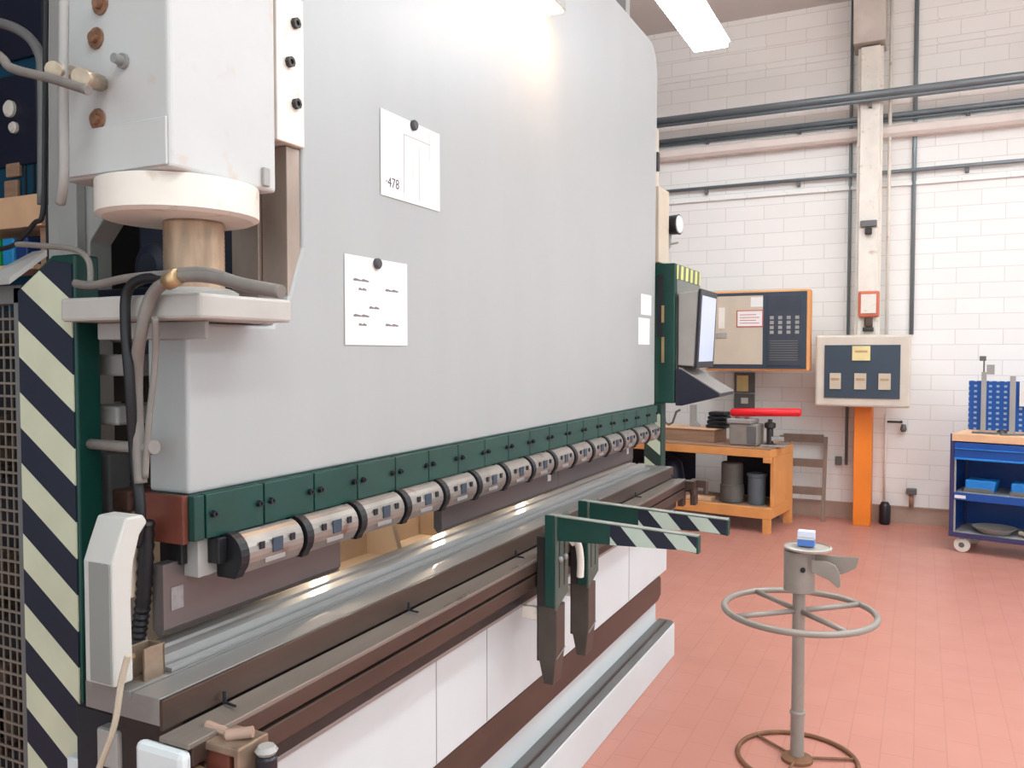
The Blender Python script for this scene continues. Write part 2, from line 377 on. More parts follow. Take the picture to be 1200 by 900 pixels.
# rail end stops at the far end
for dx, dy in ((0, 0), (.05, .06)):
    MB().prism([(-1.13+dx, .80), (-1.10+dx, .80), (-1.10+dx, .895), (-1.06+dx, .895), (-1.06+dx, .86), (-1.045+dx, .86), (-1.045+dx, .935), (-1.13+dx, .935)], 'Y', 4.275+dy, 4.33+dy).build('rail_end_stop', M_brownst, pb, .003)
# rear beam, seen under the clamps, with its warm lamps
MB().box(-2.25, 1.61, .45, -2.12, 4.31, 1.12).build('rear_beam', M_beige, pb, .006)
MB().box(-2.119, 1.61, .72, -1.98, 4.31, .745).build('rear_ledge', M_beige, pb, .003)
for y in [1.65+.42*i for i in range(7)]:
    MB().prism([(-2.12, .745), (-1.95, .745), (-2.03, 1.02), (-2.12, 1.10)], 'Y', y, y+.03).build('gusset', M_beige, pb, .002)
for y in (2.452, 3.314, 4.20):
    lp = MB().box(-2.075, y-.05, 1.27, -2.006, y+.05, 1.42).build('rear_lamp', M_greyp, pb, .003)
    B('lamp_pane', M_rear, lp, -2.07, y-.045, 1.264, -2.01, y+.045, 1.2695, bevel=0)
    B('lamp_pane', M_rear, lp, -2.0055, y-.042, 1.28, -1.999, y+.042, 1.41, bevel=0)
MB().tube([(-2.1, 1.62, 1.44), (-2.1, 4.28, 1.44)], .012).box(-2.12, 2.44, 1.43, -2.04, 2.46, 1.44).box(-2.10, 3.30, 1.36, -2.03, 3.32, 1.44).box(-2.10, 4.19, 1.36, -2.03, 4.21, 1.44).build('lamp_bar', M_greyp, pb)
for y in (1.62, 4.24): MB().prism([(-2.25, 1.121), (-2.17, 1.121), (-2.17, 1.42), (-2.08, 1.42), (-2.08, 1.46), (-2.25, 1.46)], 'Y', y, y+.05).build('lamp_bracket', M_greyp, pb)
MB().box(-1.62, 1.32, .78, -1.37, 4.25, .90).build('bed_web', M_greyd, pb)
# side frames (C plates) left and right
cz = [(-2.19, 0), (-1.62, 0), (-1.62, .70), (-2.02, .78), (-2.02, 1.90), (-1.92, 2.0), (-1.44, 2.02), (-1.44, 3.6), (-2.19, 3.6)]
MB().prism(cz, 'Y', 1.53, 1.60).build('side_frame', M_greyp, pb, .004)
MB().prism(cz, 'Y', 4.32, 4.39).build('side_frame', M_greyp, pb, .004)
MB().box(-2.30, 1.6, .2, -2.26, 4.32, 3.4).build('dark_interior_panel', M_dark, pb)  # dark panel added to stand for the unlit machine interior
# guide rail and gib block in the cut-out of the ram
MB().box(-1.42, 1.44, 1.712, -1.34, 1.50, 3.3).box(-1.338, 1.45, 1.712, -1.265, 1.493, 2.058).build('guide_rail', mat('guide_steel', (172, 154, 142), .4, .5, var=.2, scale=7, stretch=(1, 1, .4)), pb, .002)
gb = MB().box(-1.335, 1.405, 2.06, -1.25, 1.4935, 2.385).build('gib_block', M_cream, pb, .003)
for z, dx in ((2.325, 0), (2.235, -.02), (2.15, 0)):
    MB().lathe((-1.2495, 1.462+dx, z), [(.012, 0), (.012, .010), (.006, .010), (.006, .004)], (1, 0, 0), 8).build('gib_bolt', M_steeld, gb)
# hydraulic cylinder: housing, flange, rod
hs = MB().prism([(-1.49, 1.93), (-1.20, 1.93), (-1.20, 3.4), (-1.49, 3.4)], 'Y', 1.073, 1.345).build('cylinder_housing', M_hous, pb, .008, seg=3)
B('cover_plate', M_hous, hs, -1.485, 1.068, 1.935, -1.205, 1.0728, 2.02, bevel=.002)
B('latch_tab', M_greyp, hs, -1.1995, 1.300, 1.938, -1.192, 1.318, 1.975, bevel=.002)
for x, y in ((113, 45), (115, 140), (118, 5)):
    p = at(x, y, Y=1.072); MB().lathe(p, [(.020, 0), (.020, .003), (.010, .003), (.010, .012), (.006, .012)], (0, -1, 0), 12).build('housing_bolt', mat('rusty_bolt', (150, 112, 88), .5, .4, var=.2, scale=60), hs)
p = at(145, 72, Y=1.072); MB().lathe(p, [(.014, 0), (.014, .006), (.009, .006), (.009, .022), (.005, .022)], (0, -1, 0), 12).build('housing_bolt', M_steel, hs)
MB().lathe((-1.325, 1.205, 1.862), [(.140, 0), (.152, .006), (.152, .067)], n=48).build('cylinder_flange', M_cream, pb)
MB().lathe((-1.315, 1.232, 1.712), [(.058, 0)]+[(.058+.0006*(i % 2), .004+.0045*i) for i in range(32)]+[(.058, .149)], n=32).build('piston_rod', M_chrome, pb)
MB().lathe((-1.315, 1.232, 1.709), [(.085, 0), (.085, .012), (.07, .02), (.06, .02)], n=32).build('rod_collar', M_greyp, pb)
MB().prism([(-1.525, 1.088), (-1.15, 1.088), (-1.15, 1.33), (-1.256, 1.33), (-1.256, 1.39), (-1.525, 1.39)], 'Z', 1.662, 1.708).build('rod_bracket', mat('bracket_paint', (176, 172, 166), .5, var=.05, scale=9), pb, .006)
MB().box(-1.50, 1.15, 1.627, -1.20, 1.159, 1.661).box(-1.50, 1.16, 1.627, -1.371, 1.36, 1.661).build('bracket_shim', M_greyp, pb, .003)
# valve blocks in the throat, left of the ram's end
for (x0, y0, x1, y1, Y, d, m) in ((97, 415, 152, 441, 1.21, .10, M_greyp), (97, 475, 138, 499, 1.21, .10, M_greyp), (126, 386, 150, 401, 1.24, .08, M_greyp),
        (95, 530, 128, 612, 1.24, .06, M_greyd), (119, 572, 152, 600, 1.25, .08, mat('brown_valve', (92, 66, 56), .5, var=.3, scale=30)), (122, 548, 140, 566, 1.27, .05, M_blackp)):
    pxbox('valve_block', m, pb, x0, y0, x1, y1, Y, d, .006)
MB().box(-1.60, 1.36, 1.24, -1.39, 1.50, 1.65).build('throat_dark_box', M_dark, pb, .004)  # dark box added for the shade inside the throat
MB().box(-1.95, 1.62, 1.55, -1.40, 2.6, 2.6).build('dark_void_box', M_navy, pb, .02)  # dark box added behind the frame, stands in for the unlit void
MB().lathe((-1.60, 1.36, 1.80), [(.03, 0), (.055, .01), (.055, .10), (.02, .11)], (0, 1, 0), 20).box(-1.70, 1.30, 1.715, -1.45, 1.5, 1.745).build('dark_motor_shape', M_navy, pb, .003)  # made-up motor-like block, dark to suggest the unlit interior
# tubes
MB().tube([at(92, 519, Y=1.16), at(176, 526, Y=1.12)], .011, 10).tube([at(160, 526, Y=1.10), at(181, 524, Y=1.10)], .014, 10).build('grab_bar', M_hose, pb)
B('hose_guide', M_beige, pb, -1.375, 1.10, 1.13, -1.352, 1.125, 1.232)
for pts, r, m in (
    ([(330, 342), (288, 334), (244, 324), (205, 326), (178, 346), (165, 392), (160, 440), (162, 520), (165, 566)], .0115, M_hose),
    ([(206, 330), (172, 326), (150, 340), (147, 380), (152, 450), (158, 540), (165, 600), (160, 640)], .0095, M_black),
    ([(300, 338), (240, 318), (190, 322), (148, 326), (110, 334), (88, 332)], .008, M_hose),
    ([(182, 372), (182, 420), (174, 500), (170, 560)], .006, M_hose)):
    q = [at(x, y, Y=1.07 if i < len(pts)-3 else 1.09) for i, (x, y) in enumerate(pts)]
    MB().tube(spline(q), r, 10).build('hydraulic_hose', m, pb)
MB().tube([at(209, 324, Y=1.062), at(196, 331, Y=1.062)], .015, 10).build('hose_clamp', M_brass, pb)
q = spline([at(172, 610, Y=1.12), at(169, 690, Y=1.12), at(163, 740, Y=1.12), at(158, 775, Y=1.12)], 12)
MB().tube(q, [.013+.003*(i % 2) for i in range(len(q))], 10).build('corrugated_hose', M_black, pb)
MB().tube(spline([at(75, 0, Y=1.02), at(74, 100, Y=1.02), at(75, 200, Y=1.03), at(71, 238, Y=1.05)]), .009, 10).build('oil_pipe', M_greyp, pb)
MB().tube(spline([at(x, y, Y=.98) for x, y in ((-40, 40), (0, 66), (14, 80), (60, 92), (104, 106))]), .0085, 10).build('oil_pipe', M_hose, pb)
MB().tube(spline([at(x, y, Y=1.3) for x, y in ((-20, 22), (20, 34), (44, 58), (50, 100), (50, 240))]), .012, 10).build('oil_pipe', M_greyd, pb)
MB().tube(spline([at(x, y, Y=1.1) for x, y in ((54, 0), (53, 90), (51, 240), (40, 262), (18, 286), (0, 292))]), .005, 8).build('cable', M_black, pb)
MB().tube([at(62, 82, Y=1.0), at(86, 88, Y=1.06)], .016, 12).tube([at(94, 90, Y=.99), at(116, 97, Y=1.06)], .016, 12).tube([at(86, 91, Y=1.02), at(96, 95, Y=1.02)], .009, 10).build('pipe_fitting', mat('fitting_steel', (178, 160, 140), .35, .6, var=.15, scale=30), pb)
MB().tube(spline([at(x, y, Y=1.10) for x, y in ((20, 286), (50, 288), (86, 292), (104, 306), (106, 334))]), .006, 8).build('cable', M_hose, pb)
MB().box(-2.10, 1.50, .9, -2.03, 1.529, 3.5).build('frame_edge_plate', M_greyp, pb, .003)
# light-curtain casing at the near end of the table, with its cable
cyc = .972
cx0, cx1 = at(98, 700, Y=cyc).x, at(132, 700, Y=cyc).x
czb, czt = at(130, 806, Y=cyc).z, at(140, 612, Y=cyc).z
h_ = czt-czb
cs = MB().prism([(cyc, czb), (cyc+.040, czb), (cyc+.038, czb+h_*.5), (cyc+.044, czb+h_*.72), (cyc+.058, czb+h_*.88), (cyc+.075, czb+h_*.95), (cyc+.066, czt), (cyc+.03, czt), (cyc+.012, czb+h_*.85), (cyc, czb+h_*.74)], 'X', cx0, cx1).build('end_casing', mat('casing_paint', (188, 186, 180), .45, var=.03), pb, .004)
B('casing_door', mat('casing_door_grey', (132, 134, 130), .5, var=.04), cs, cx0+.018, cyc-.0035, czb+.006, cx1-.004, cyc-.0005, czb+h_*.74, bevel=.001)
MB().tube(spline([at(x, y, Y=.962) for x, y in ((150, 768), (142, 800), (134, 850), (118, 895), (108, 930))]), .0055, 8).build('cable', M_cable, pb)
MB().tube([at(153, 768, Y=1.03), at(146, 790, Y=1.03)], .009, 8).build('cable_gland', M_brass, pb)
pa = at(158, 754, Y=1.06); pc = at(178, 800, Y=1.06)
MB().box(pa.x, 1.045, pc.z, pa.x+.006, 1.09, pa.z).box(pa.x, 1.085, pc.z, pc.x, 1.091, pa.z).box(pa.x, 1.045, pc.z, pc.x, 1.09, pc.z+.006).box(pc.x-.006, 1.045, pc.z, pc.x, 1.09, pa.z).build('cable_bracket', mat('worn_bracket', (150, 130, 112), .4, .5, var=.15, scale=30), pb, .0015)
# bed's near end fittings
pxbox('end_cap', M_white, pb, 156, 868, 214, 930, .975, .024, .012)
pxbox('end_cap', M_greyp, pb, 112, 852, 138, 905, 1.05, .03, .006)
# rail carriage at the near end
cr = MB().box(-1.115, 1.035, .80, -1.04, 1.09, .926).build('rail_carriage', M_rusty, pb, .003)
MB().prism([(-1.12, .928), (-1.086, .938), (-1.012, .938), (-1.012, .80), (-1.024, .80), (-1.024, .922), (-1.084, .922), (-1.12, .914)], 'Y', 1.028, 1.10).build('carriage_frame', mat('worn_bracket', (150, 130, 112), .4, .5, var=.15, scale=30), cr, .003)
MB().tube([(-1.105, 1.015, .893), (-1.045, 1.015, .886)], .0085, 10).build('carriage_screw', M_brass, cr)
MB().lathe((-.99, 1.07, .80), [(.018, 0), (.018, .112), (.012, .118)], n=16).build('carriage_roller', M_blackp, cr)
MB().lathe((-.99, 1.07, .9185), [(.016, 0), (.020, .006), (.014, .014)], n=10).build('roller_nut', M_greyp, cr)
MB().tube([(-1.06, 1.05, .944), (-1.02, 1.07, .95)], .010, 10).tube([(-1.07, 1.06, .943), (-1.115, 1.06, .948)], .008, 8).build('carriage_knob', mat('knob_tan', (168, 140, 124), .4, var=.1), cr)
# warm wash lamp on the ram
lm = MB().box(X0+.001, 1.9, 2.84, X0+.085, 2.845, 2.96).build('ram_lamp', M_greyp, pb, .003)
B('lamp_pane', M_warm, lm, X0+.012, 2.60, 2.834, X0+.075, 2.835, 2.8395, bevel=0)
for i in range(12): B('louvre', M_tan, lm, X0+.0855, 1.95+.07*i, 2.85, X0+.090, 1.99+.07*i, 2.95, bevel=0)
# stickers near the ram's far edge
for a, b in (((751, 344), (763, 370)), ((748, 372), (761, 404))):
    p, q = at(*a, X=X0), at(*b, X=X0); B('sticker', M_paper, pb, X0+.0005, p.y, q.z, X0+.0015, q.y, p.z, bevel=0)
# far end: cylinder housing, work light
MB().box(-1.5, 4.40, 2.09, -1.275, 4.60, 2.50).box(-1.5, 4.40, 2.50, -1.335, 4.60, 2.85).build('cylinder_housing', M_tan, pb, .006)
MB().box(-1.31, 4.395, 2.58, -1.28, 4.43, 2.68).build('hose_coupling', M_steeld, pb, .004)
wlp = at(785, 264, Y=4.66)
wk = MB().lathe(wlp, [(.035, -.05), (.052, -.03), (.055, .05), (.058, .055)], (1, -.12, 0), 20).build('work_light', M_blackp, pb)
MB().lathe(wlp+Vector((1, -.12, 0)).normalized()*.0555, [(.052, 0), (.045, .006)], (1, -.12, 0), 20).build('light_lens', M_white, wk)
MB().tube([wlp+Vector((0, 0, -.05)), wlp+Vector((-.005, 0, -.12)), wlp+Vector((-.03, 0, -.16))], .012, 8).tube([wlp+Vector((-.02, 0, -.11)), wlp+Vector((.05, 0, -.10))], .006, 8).box(wlp.x-.05, 4.6, wlp.z-.30, wlp.x-.01, 4.63, wlp.z-.14).build('light_bracket', M_greyp, wk, .002)

# ------------------------------------------------------------------ operator console at the far end
cb = thing('operator_console', 'green control cabinet with monitor and sloping keyboard tray at the far end of machine', 'control console', (-1.3, 4.7, 0))
CYF = 4.42
B('cabinet', M_green, cb, -1.36, CYF, 1.33, -1.19, 4.98, 2.085, bevel=.006)
B('cabinet_side', mat('cabinet_side_grey', (120, 120, 114), .5, var=.08), cb, -1.1895, CYF+.03, 1.34, -1.186, 4.97, 2.0, bevel=.001)
B('warning_tape', stripes('yellow_stripes', 0, 1, -.15, .105, .5, .02, (222, 220, 130), (92, 100, 88)), cb, -1.1895, CYF+.03, 2.003, -1.186, 4.97, 2.078, bevel=0)
pxbox('door_slot', M_dark, cb, 770, 322, 777, 395, CYF-.004, .0035, .001)
pxbox('hinge', M_brass, cb, 775, 358, 778, 378, CYF-.009, .005, .001)
pxbox('hinge', M_brass, cb, 775, 395, 778, 425, CYF-.009, .005, .001)
B('post', M_green, cb, -1.36, CYF+.005, .5, -1.262, CYF+.09, 1.3295, bevel=.004)
B('warning_strip', stripes('post_stripes', .8, 0, 1, .15, .48, .03, (192, 204, 184), (20, 44, 44)), cb, -1.355, CYF+.001, .85, -1.268, CYF+.0045, 1.30, bevel=0)
mo = MB().hull([(-1.178, CYF+.02, 1.535), (-1.088, CYF+.02, 1.53), (-1.088, CYF+.40, 1.53), (-1.178, CYF+.40, 1.535), (-1.178, CYF+.02, 1.925), (-1.068, CYF+.02, 1.935), (-1.068, CYF+.40, 1.935), (-1.178, CYF+.40, 1.925)]).build('monitor_casing', M_greyp, cb, .006)
bz = MB().hull([(-1.087, CYF+.012, 1.522), (-1.072, CYF+.012, 1.52), (-1.072, CYF+.408, 1.52), (-1.087, CYF+.408, 1.522), (-1.067, CYF+.012, 1.942), (-1.052, CYF+.012, 1.945), (-1.052, CYF+.408, 1.945), (-1.067, CYF+.408, 1.942)]).build('monitor_bezel', M_blackp, mo, .004)
MB().hull([(-1.0715, CYF+.045, 1.555), (-1.0695, CYF+.045, 1.555), (-1.0695, CYF+.375, 1.555), (-1.0715, CYF+.375, 1.555), (-1.0535, CYF+.045, 1.91), (-1.0515, CYF+.045, 1.91), (-1.0515, CYF+.375, 1.91), (-1.0535, CYF+.375, 1.91)]).build('screen', M_screen, mo)
tr = MB().prism([(-1.185, 1.515), (-1.155, 1.515), (-.955, 1.392), (-.945, 1.372), (-1.15, 1.318), (-1.185, 1.318)], 'Y', CYF, CYF+.36).build('keyboard_tray', M_navy, cb, .004)
MB().hull([(-1.17, CYF+.004, 1.517), (-.948, CYF+.004, 1.384), (-.948, CYF+.356, 1.384), (-1.17, CYF+.356, 1.517), (-1.168, CYF+.004, 1.526), (-.942, CYF+.004, 1.390), (-.942, CYF+.356, 1.390), (-1.168, CYF+.356, 1.526)]).build('key_plate', mat('key_plate_grey', (134, 130, 126), .4, var=.06, scale=12), tr, .002)

# ------------------------------------------------------------------ end guard, striped, with wire mesh
gd = thing('safety_guard', 'dark green end guard with cream diagonal stripes and wire mesh panel', 'machine guard', (-1.7, 1.15, 0))
MB().prism([(-1.71, 0), (-1.53, 0), (-1.53, 1.80), (-1.60, 1.80), (-1.71, 1.735)], 'Y', 1.125, 1.18).build('post', M_green, gd, .004)
MB().prism([(-1.706, .02), (-1.537, .02), (-1.537, 1.78), (-1.60, 1.79), (-1.706, 1.73)], 'Y', 1.1215, 1.1245).build('warning_stripes', stripes('guard_stripes', .66, 0, 1, .150, .50, .017, (200, 202, 176), (26, 32, 48)), gd)
MB().box(-1.735, 1.13, 0, -1.7105, 1.17, 1.74).box(-2.5, 1.13, 0, -2.46, 1.17, 1.74).box(-2.5, 1.13, 1.705, -1.711, 1.17, 1.745).build('mesh_frame', M_greyd, gd, .002)
m = MB()
for i in range(60):
    z = .02+.028*i; m.box(-2.46, 1.148, z, -1.735, 1.151, z+.005)
for i in range(30):
    x = -2.455+.024*i; m.box(x, 1.1512, .0, x+.0038, 1.154, 1.705)
m.build('wire_mesh', M_wire, gd)
MB().hull([(-1.80, 1.10, 1.742), (-1.70, 1.10, 1.742), (-1.62, 1.13, 1.80), (-1.68, 1.14, 1.80), (-1.80, 1.10, 1.756), (-1.70, 1.10, 1.756), (-1.62, 1.13, 1.815), (-1.68, 1.14, 1.815)]).build('top_cap', M_greyp, gd, .002)
# pump cabinet behind the mesh
pc_ = thing('pump_rack', 'dark rack of rusty brown pump parts standing behind the wire mesh', 'rack', (-2.9, 1.75, 0))
B('back_panel', M_dark, pc_, -3.3, 1.90, 0, -2.64, 1.94, 1.75)
for z in (.3, .75, 1.2, 1.62): B('shelf', M_brownst, pc_, -3.3, 1.65, z, -2.64, 1.90, z+.03)
mm = mat('rusty_parts', (84, 66, 56), .7, var=.5, scale=14)
for i in range(7):
    x = -2.98+random.random()*.1; z = (.33, .78, 1.23)[i % 3]
    B('pump_part', mm, pc_, x+.04*(i//3)*3, 1.68, z, x+.1+.04*(i//3)*3, 1.78, z+.12+random.random()*.16, bevel=.01)

# ------------------------------------------------------------------ blue control cabinet and shelf, far left
bc = thing('blue_cabinet', 'dark blue cabinet with two round dials behind the oil pipes', 'cabinet', (-3.3, 2.3, 0))
a = at(-60, 60, Y=2.25); b = at(46, 300, Y=2.25)
B('body', M_teal, bc, a.x, 2.255, 0, b.x, 2.7, 3.2, bevel=.006)
pxbox('dial_panel', M_navy, bc, -30, 98, 44, 190, 2.24, .014, .004)
pxbox('upper_panel', M_navy, bc, -30, -60, 50, 62, 2.24, .014, .004)
for x, y, r in ((13, 128, .035), (18, 150, .024)):
    MB().lathe(at(x, y, Y=2.239), [(r, 0), (r, .012), (r*.7, .02)], (0, -1, 0), 20).build('dial', M_cream, bc)
for x0, y0, x1, y1 in ((6, 192, 22, 206), (4, 212, 20, 244)):
    pxbox('tool_grip', M_wood, bc, x0, y0, x1, y1, 2.235, .019, .006)
for x in (28, 38): pxbox('slot', M_dark, bc, x, 190, x+3, 240, 2.250, .004, 0)
sh = thing('wooden_shelf', 'beige wooden shelf board below the blue cabinet', 'shelf', (at(10, 250, Y=2.1).x, 2.15, 0))
p0 = at(-60, 246, Y=2.05); p1 = at(48, 264, Y=2.05)
B('board', M_woodl, sh, p0.x, 2.05, p1.z, p1.x, 2.235, p0.z+.02)
B('leg', M_wood, sh, p0.x, 2.08, 0, p0.x+.05, 2.2, p1.z); B('leg', M_wood, sh, p1.x-.05, 2.08, 0, p1.x, 2.2, p1.z)
B('lower_board', M_woodl, sh, p0.x+.05, 2.05, p1.z-.16, p1.x-.05, 2.235, p1.z-.14)
zz = p1.z-.139
for i, (x, c, n) in enumerate(((-8, (30, 150, 70), 'green'), (8, (40, 140, 200), 'light blue'), (24, (30, 60, 120), 'dark blue'))):
    xx = at(x, 280, Y=2.1).x
    tag(MB().box(xx, 2.08, zz, xx+.07, 2.2, zz+.11).build('plastic_bin', mat('bin_'+n.replace(' ', '_'), c, .4), None, .006), n+' plastic bin under the beige shelf board', 'bin', 'small bins under the shelf')

# ------------------------------------------------------------------ papers held by magnets
def sheet(corners, label):
    ps = [at(x, y, X=X0+.002) for x, y in corners]
    ys_ = sorted([(ps[0].y+ps[3].y)/2, (ps[1].y+ps[2].y)/2]); z1 = (ps[0].z+ps[1].z)/2; z0 = (ps[2].z+ps[3].z)/2
    o = B('paper_sheet', M_paper, None, X0+.0015, ys_[0], z0, X0+.0027, ys_[1], z1, bevel=0)
    return tag(o, label, 'paper', 'papers on the ram'), ys_[0], ys_[1], z0, z1
s1, a0, a1, b0, b1 = sheet([(446, 126), (515, 158), (515, 246), (446, 230)], 'upper white sheet with a small drawing hung by magnet on the ram')
xf = X0+.0029
m = MB()
for (u, v, u2, v2) in ((.36, .80, .82, .815), (.36, .1, .375, .8), (.80, .60, .812, .97), (.62, .06, .63, .72), (.5, .3, .508, .78)):
    m.box(xf-.0002, a0+(a1-a0)*u, b0+(b1-b0)*v, xf+.0002, a0+(a1-a0)*u2, b0+(b1-b0)*v2)
m.build('sketch_lines', mat('faint_pencil', (178, 168, 164), .8, var=0), s1)
text('lettering', '·478', M_ink, s1, (xf, a0+(a1-a0)*.07, b0+(b1-b0)*.12), .036, (PI/2, 0, PI/2))
s2, c0, c1, d0, d1 = sheet([(404, 298), (477, 309), (477, 406), (404, 403)], 'lower white sheet with short handwritten notes hung by magnet on the ram')
for (u, v, wd) in ((.12, .72, .24), (.2, .62, .12), (.62, .64, .22), (.36, .42, .16), (.12, .32, .24), (.2, .22, .12), (.62, .23, .22)):
    top = [(c0+(c1-c0)*(u+wd*k/8), d0+(d1-d0)*(v+.014+.005*((k*3) % 4))) for k in range(9)]
    bot = [(c0+(c1-c0)*(u+wd*k/8), d0+(d1-d0)*(v-.004*(k % 2))) for k in range(8, -1, -1)]
    MB().prism(bot[::-1]+top[::-1], 'X', xf-.0002, xf+.0002).build('note_line', mat('faded_ink', (120, 112, 116), .8, var=0), s2)
for (x, y), l in (((484, 147), 'black round magnet holding the upper sheet on the ram'), ((441, 309), 'black round magnet holding the lower sheet on the ram')):
    p = at(x, y, X=X0+.003)
    tag(MB().lathe(p, [(.014, 0), (.014, .008), (.011, .011)], (1, 0, 0), 16).build('magnet', mat('magnet_grey', (62, 64, 68), .4)), l, 'magnet', 'magnets on the ram')

# ------------------------------------------------------------------ sheet support arms on the front rail
TAPE = stripes('arm_stripes', 1, 0, .9, .127, .5, .035, (190, 206, 192), (18, 26, 44))
def arm(y, label, tip):
    t = thing('support_arm', label, 'support arm', (-1.05, y, .6), 0, 'sheet support arms on the front rail')
    def b(n, m, *c, bv=.002): return B(n, m, t, *c, bevel=bv)
    zt = 1.089
    MB().prism([(-1.045, zt-.078), (-.62, zt-.078+.012), (tip, zt-.072), (tip, zt-.022), (-1.045, zt)], 'Y', y+.01, y+.014).build('arm_web', M_green, t)
    MB().hull([(-1.045, y+.006, zt), (tip, y+.006, zt-.022), (tip, y+.036, zt-.022), (-1.045, y+.036, zt), (-1.045, y+.006, zt+.003), (tip, y+.006, zt-.019), (tip, y+.036, zt-.019), (-1.045, y+.036, zt+.003)]).build('top_flange', mat('pale_flange', (150, 156, 148), .4, .3, var=.12, scale=20), t)  # top flange coloured paler than the green web
    b('tip_plate', M_green, tip-.004, y+.006, zt-.072, tip+.002, y+.036, zt-.0225, bv=.001)
    MB().prism([(-.84, zt-.0725), (-.62, zt-.065), (tip-.004, zt-.069), (tip-.004, zt-.024), (-.84, zt-.0115)], 'Y', y+.007, y+.0098).build('warning_tape', TAPE, t)
    b('side_plate', M_green, -1.054, y, .80, -1.022, y+.0058, 1.092)
    fp = MB().prism([(y, 1.09), (y+.10, 1.09), (y+.10, .83), (y, .79)], 'X', -1.0215, -1.014).build('slotted_plate', M_greygreen, t, .002)
    for yy in (y+.022, y+.062):
        B('slot', M_blackp, fp, -1.0145, yy, .86, -1.0130, yy+.007, 1.04, bevel=0)
        MB().lathe((-1.013, yy+.004, .95), [(.010, 0), (.010, .006), (.006, .010)], (1, 0, 0), 10).build('slot_bolt', M_steel, fp)
    b('rail_hook', M_cream, -1.14, y+.012, .75, -1.062, y+.03, .79)
    b('carrier', M_steeld, -1.085, y+.008, .62, -1.024, y+.075, 1.02)
    MB().prism([(-1.058, .80), (-1.016, .80), (-1.016, .66), (-1.028, .55), (-1.060, .55), (-1.080, .64), (-1.080, .80)], 'Y', y+.0065, y+.078).build('lower_leg', mat('leg_steel', (84, 76, 70), .4, .4, var=.14, scale=9), t, .003)
    MB().tube([(-1.0155, y+.0785, .655), (-1.0155, y+.007, .635)], .0015, 6).build('leg_seam', M_steel, t)
    return t
arm(2.385, 'nearer of the two green support arms with white stripes, left of the other', -.572)
arm(2.668, 'farther of the two green support arms with white stripes, behind the other', -.545)
a = at(681, 652, Y=2.6)
tag(MB().tube(spline([(-1.0, 2.47, .99), (-.985, 2.475, 1.0), (-.975, 2.48, .975), (-.972, 2.485, .93), (-.975, 2.49, .88)], 5), .012, 10).build('hose_piece', M_cream), 'short curved cream hose hanging between the two green arms', 'hose')

# ------------------------------------------------------------------ pedestal with ring, box on its plate
SX, SY = -.412, 3.39
ps = thing('pedestal_stand', 'grey pedestal stand with horizontal ring and round top plate on the red floor', 'stand', (SX, SY, 0))
MB().lathe((SX, SY, .02), [(.026, 0), (.026, .165), (.030, .166), (.030, .176), (.024, .18), (.024, .67)], n=24).build('pole', M_standp, ps)
MB().lathe((SX, SY, 0), [(.06, 0), (.06, .012), (.03, .022)], n=24).build('foot_hub', M_mortar_rust, ps)
def circle(r, z, n=56): return [(SX+r*math.cos(2*PI*i/n), SY+r*math.sin(2*PI*i/n), z) for i in range(n)]
MB().tube(circle(.225, .009), .009, 8, closed=True).build('floor_ring', M_mortar_rust, ps)
m = MB()
for k in range(3):
    an = 2*PI*k/3+.4; m.tube([(SX+.05*math.cos(an), SY+.05*math.sin(an), .01), (SX+.225*math.cos(an), SY+.225*math.sin(an), .009)], .006, 8)
m.build('floor_spoke', M_mortar_rust, ps)
MB().tube(circle(.283, .595), .0125, 12, closed=True).build('ring', M_standp, ps)
for k in range(4):
    an = math.radians((42, 135, 222, 315)[k]); MB().tube([(SX+.02*math.cos(an), SY+.02*math.sin(an), .595), (SX+.275*math.cos(an), SY+.275*math.sin(an), .595)], .0105, 10).build('spoke', M_standp, ps)
MB().lathe((SX, SY, .672), [(.050, 0), (.058, .004), (.058, .160)], n=32).build('head', M_standp, ps)
MB().lathe((SX+.03, SY, .838), [(.075, 0), (.088, .004), (.090, .012), (.082, .015), (.082, .010)], n=36).build('top_plate', mat('plate_grey', (176, 172, 162), .4, .2, var=.06), ps)
MB().prism([(SX+.05, .765), (SX+.05, .812), (SX+.105, .812), (SX+.135, .80), (SX+.152, .77), (SX+.155, .72), (SX+.145, .715), (SX+.115, .74)], 'Y', SY-.055, SY-.049).build('lever', M_standp, ps, .002)
MB().prism([(SX+.05, .82), (SX+.215, .825), (SX+.205, .785), (SX+.175, .765), (SX+.15, .752), (SX+.05, .79)], 'Y', SY+.005, SY+.011).build('wing_plate', M_standp, ps, .002)
MB().lathe((SX+.02, SY-.054, .77), [(.010, 0), (.010, .01)], (0, -1, 0), 8).build('screw', M_blackp, ps)
p = at(945, 630, Y=SY)
bx = thing('small_box', 'small blue and white carton on the round plate of the stand', 'box', (p.x, SY, .853))
B('carton', mat('carton_blue', (76, 118, 192), .5), bx, p.x-.031, SY-.02, .8535, p.x+.031, SY+.02, .888)
B('carton_top', mat('carton_white', (214, 222, 240), .5), bx, p.x-.031, SY-.02, .8885, p.x+.031, SY+.02, .912)
B('white_band', M_white, bx, p.x-.0315, SY-.0205, .880, p.x+.0315, SY+.0205, .888, bevel=0)

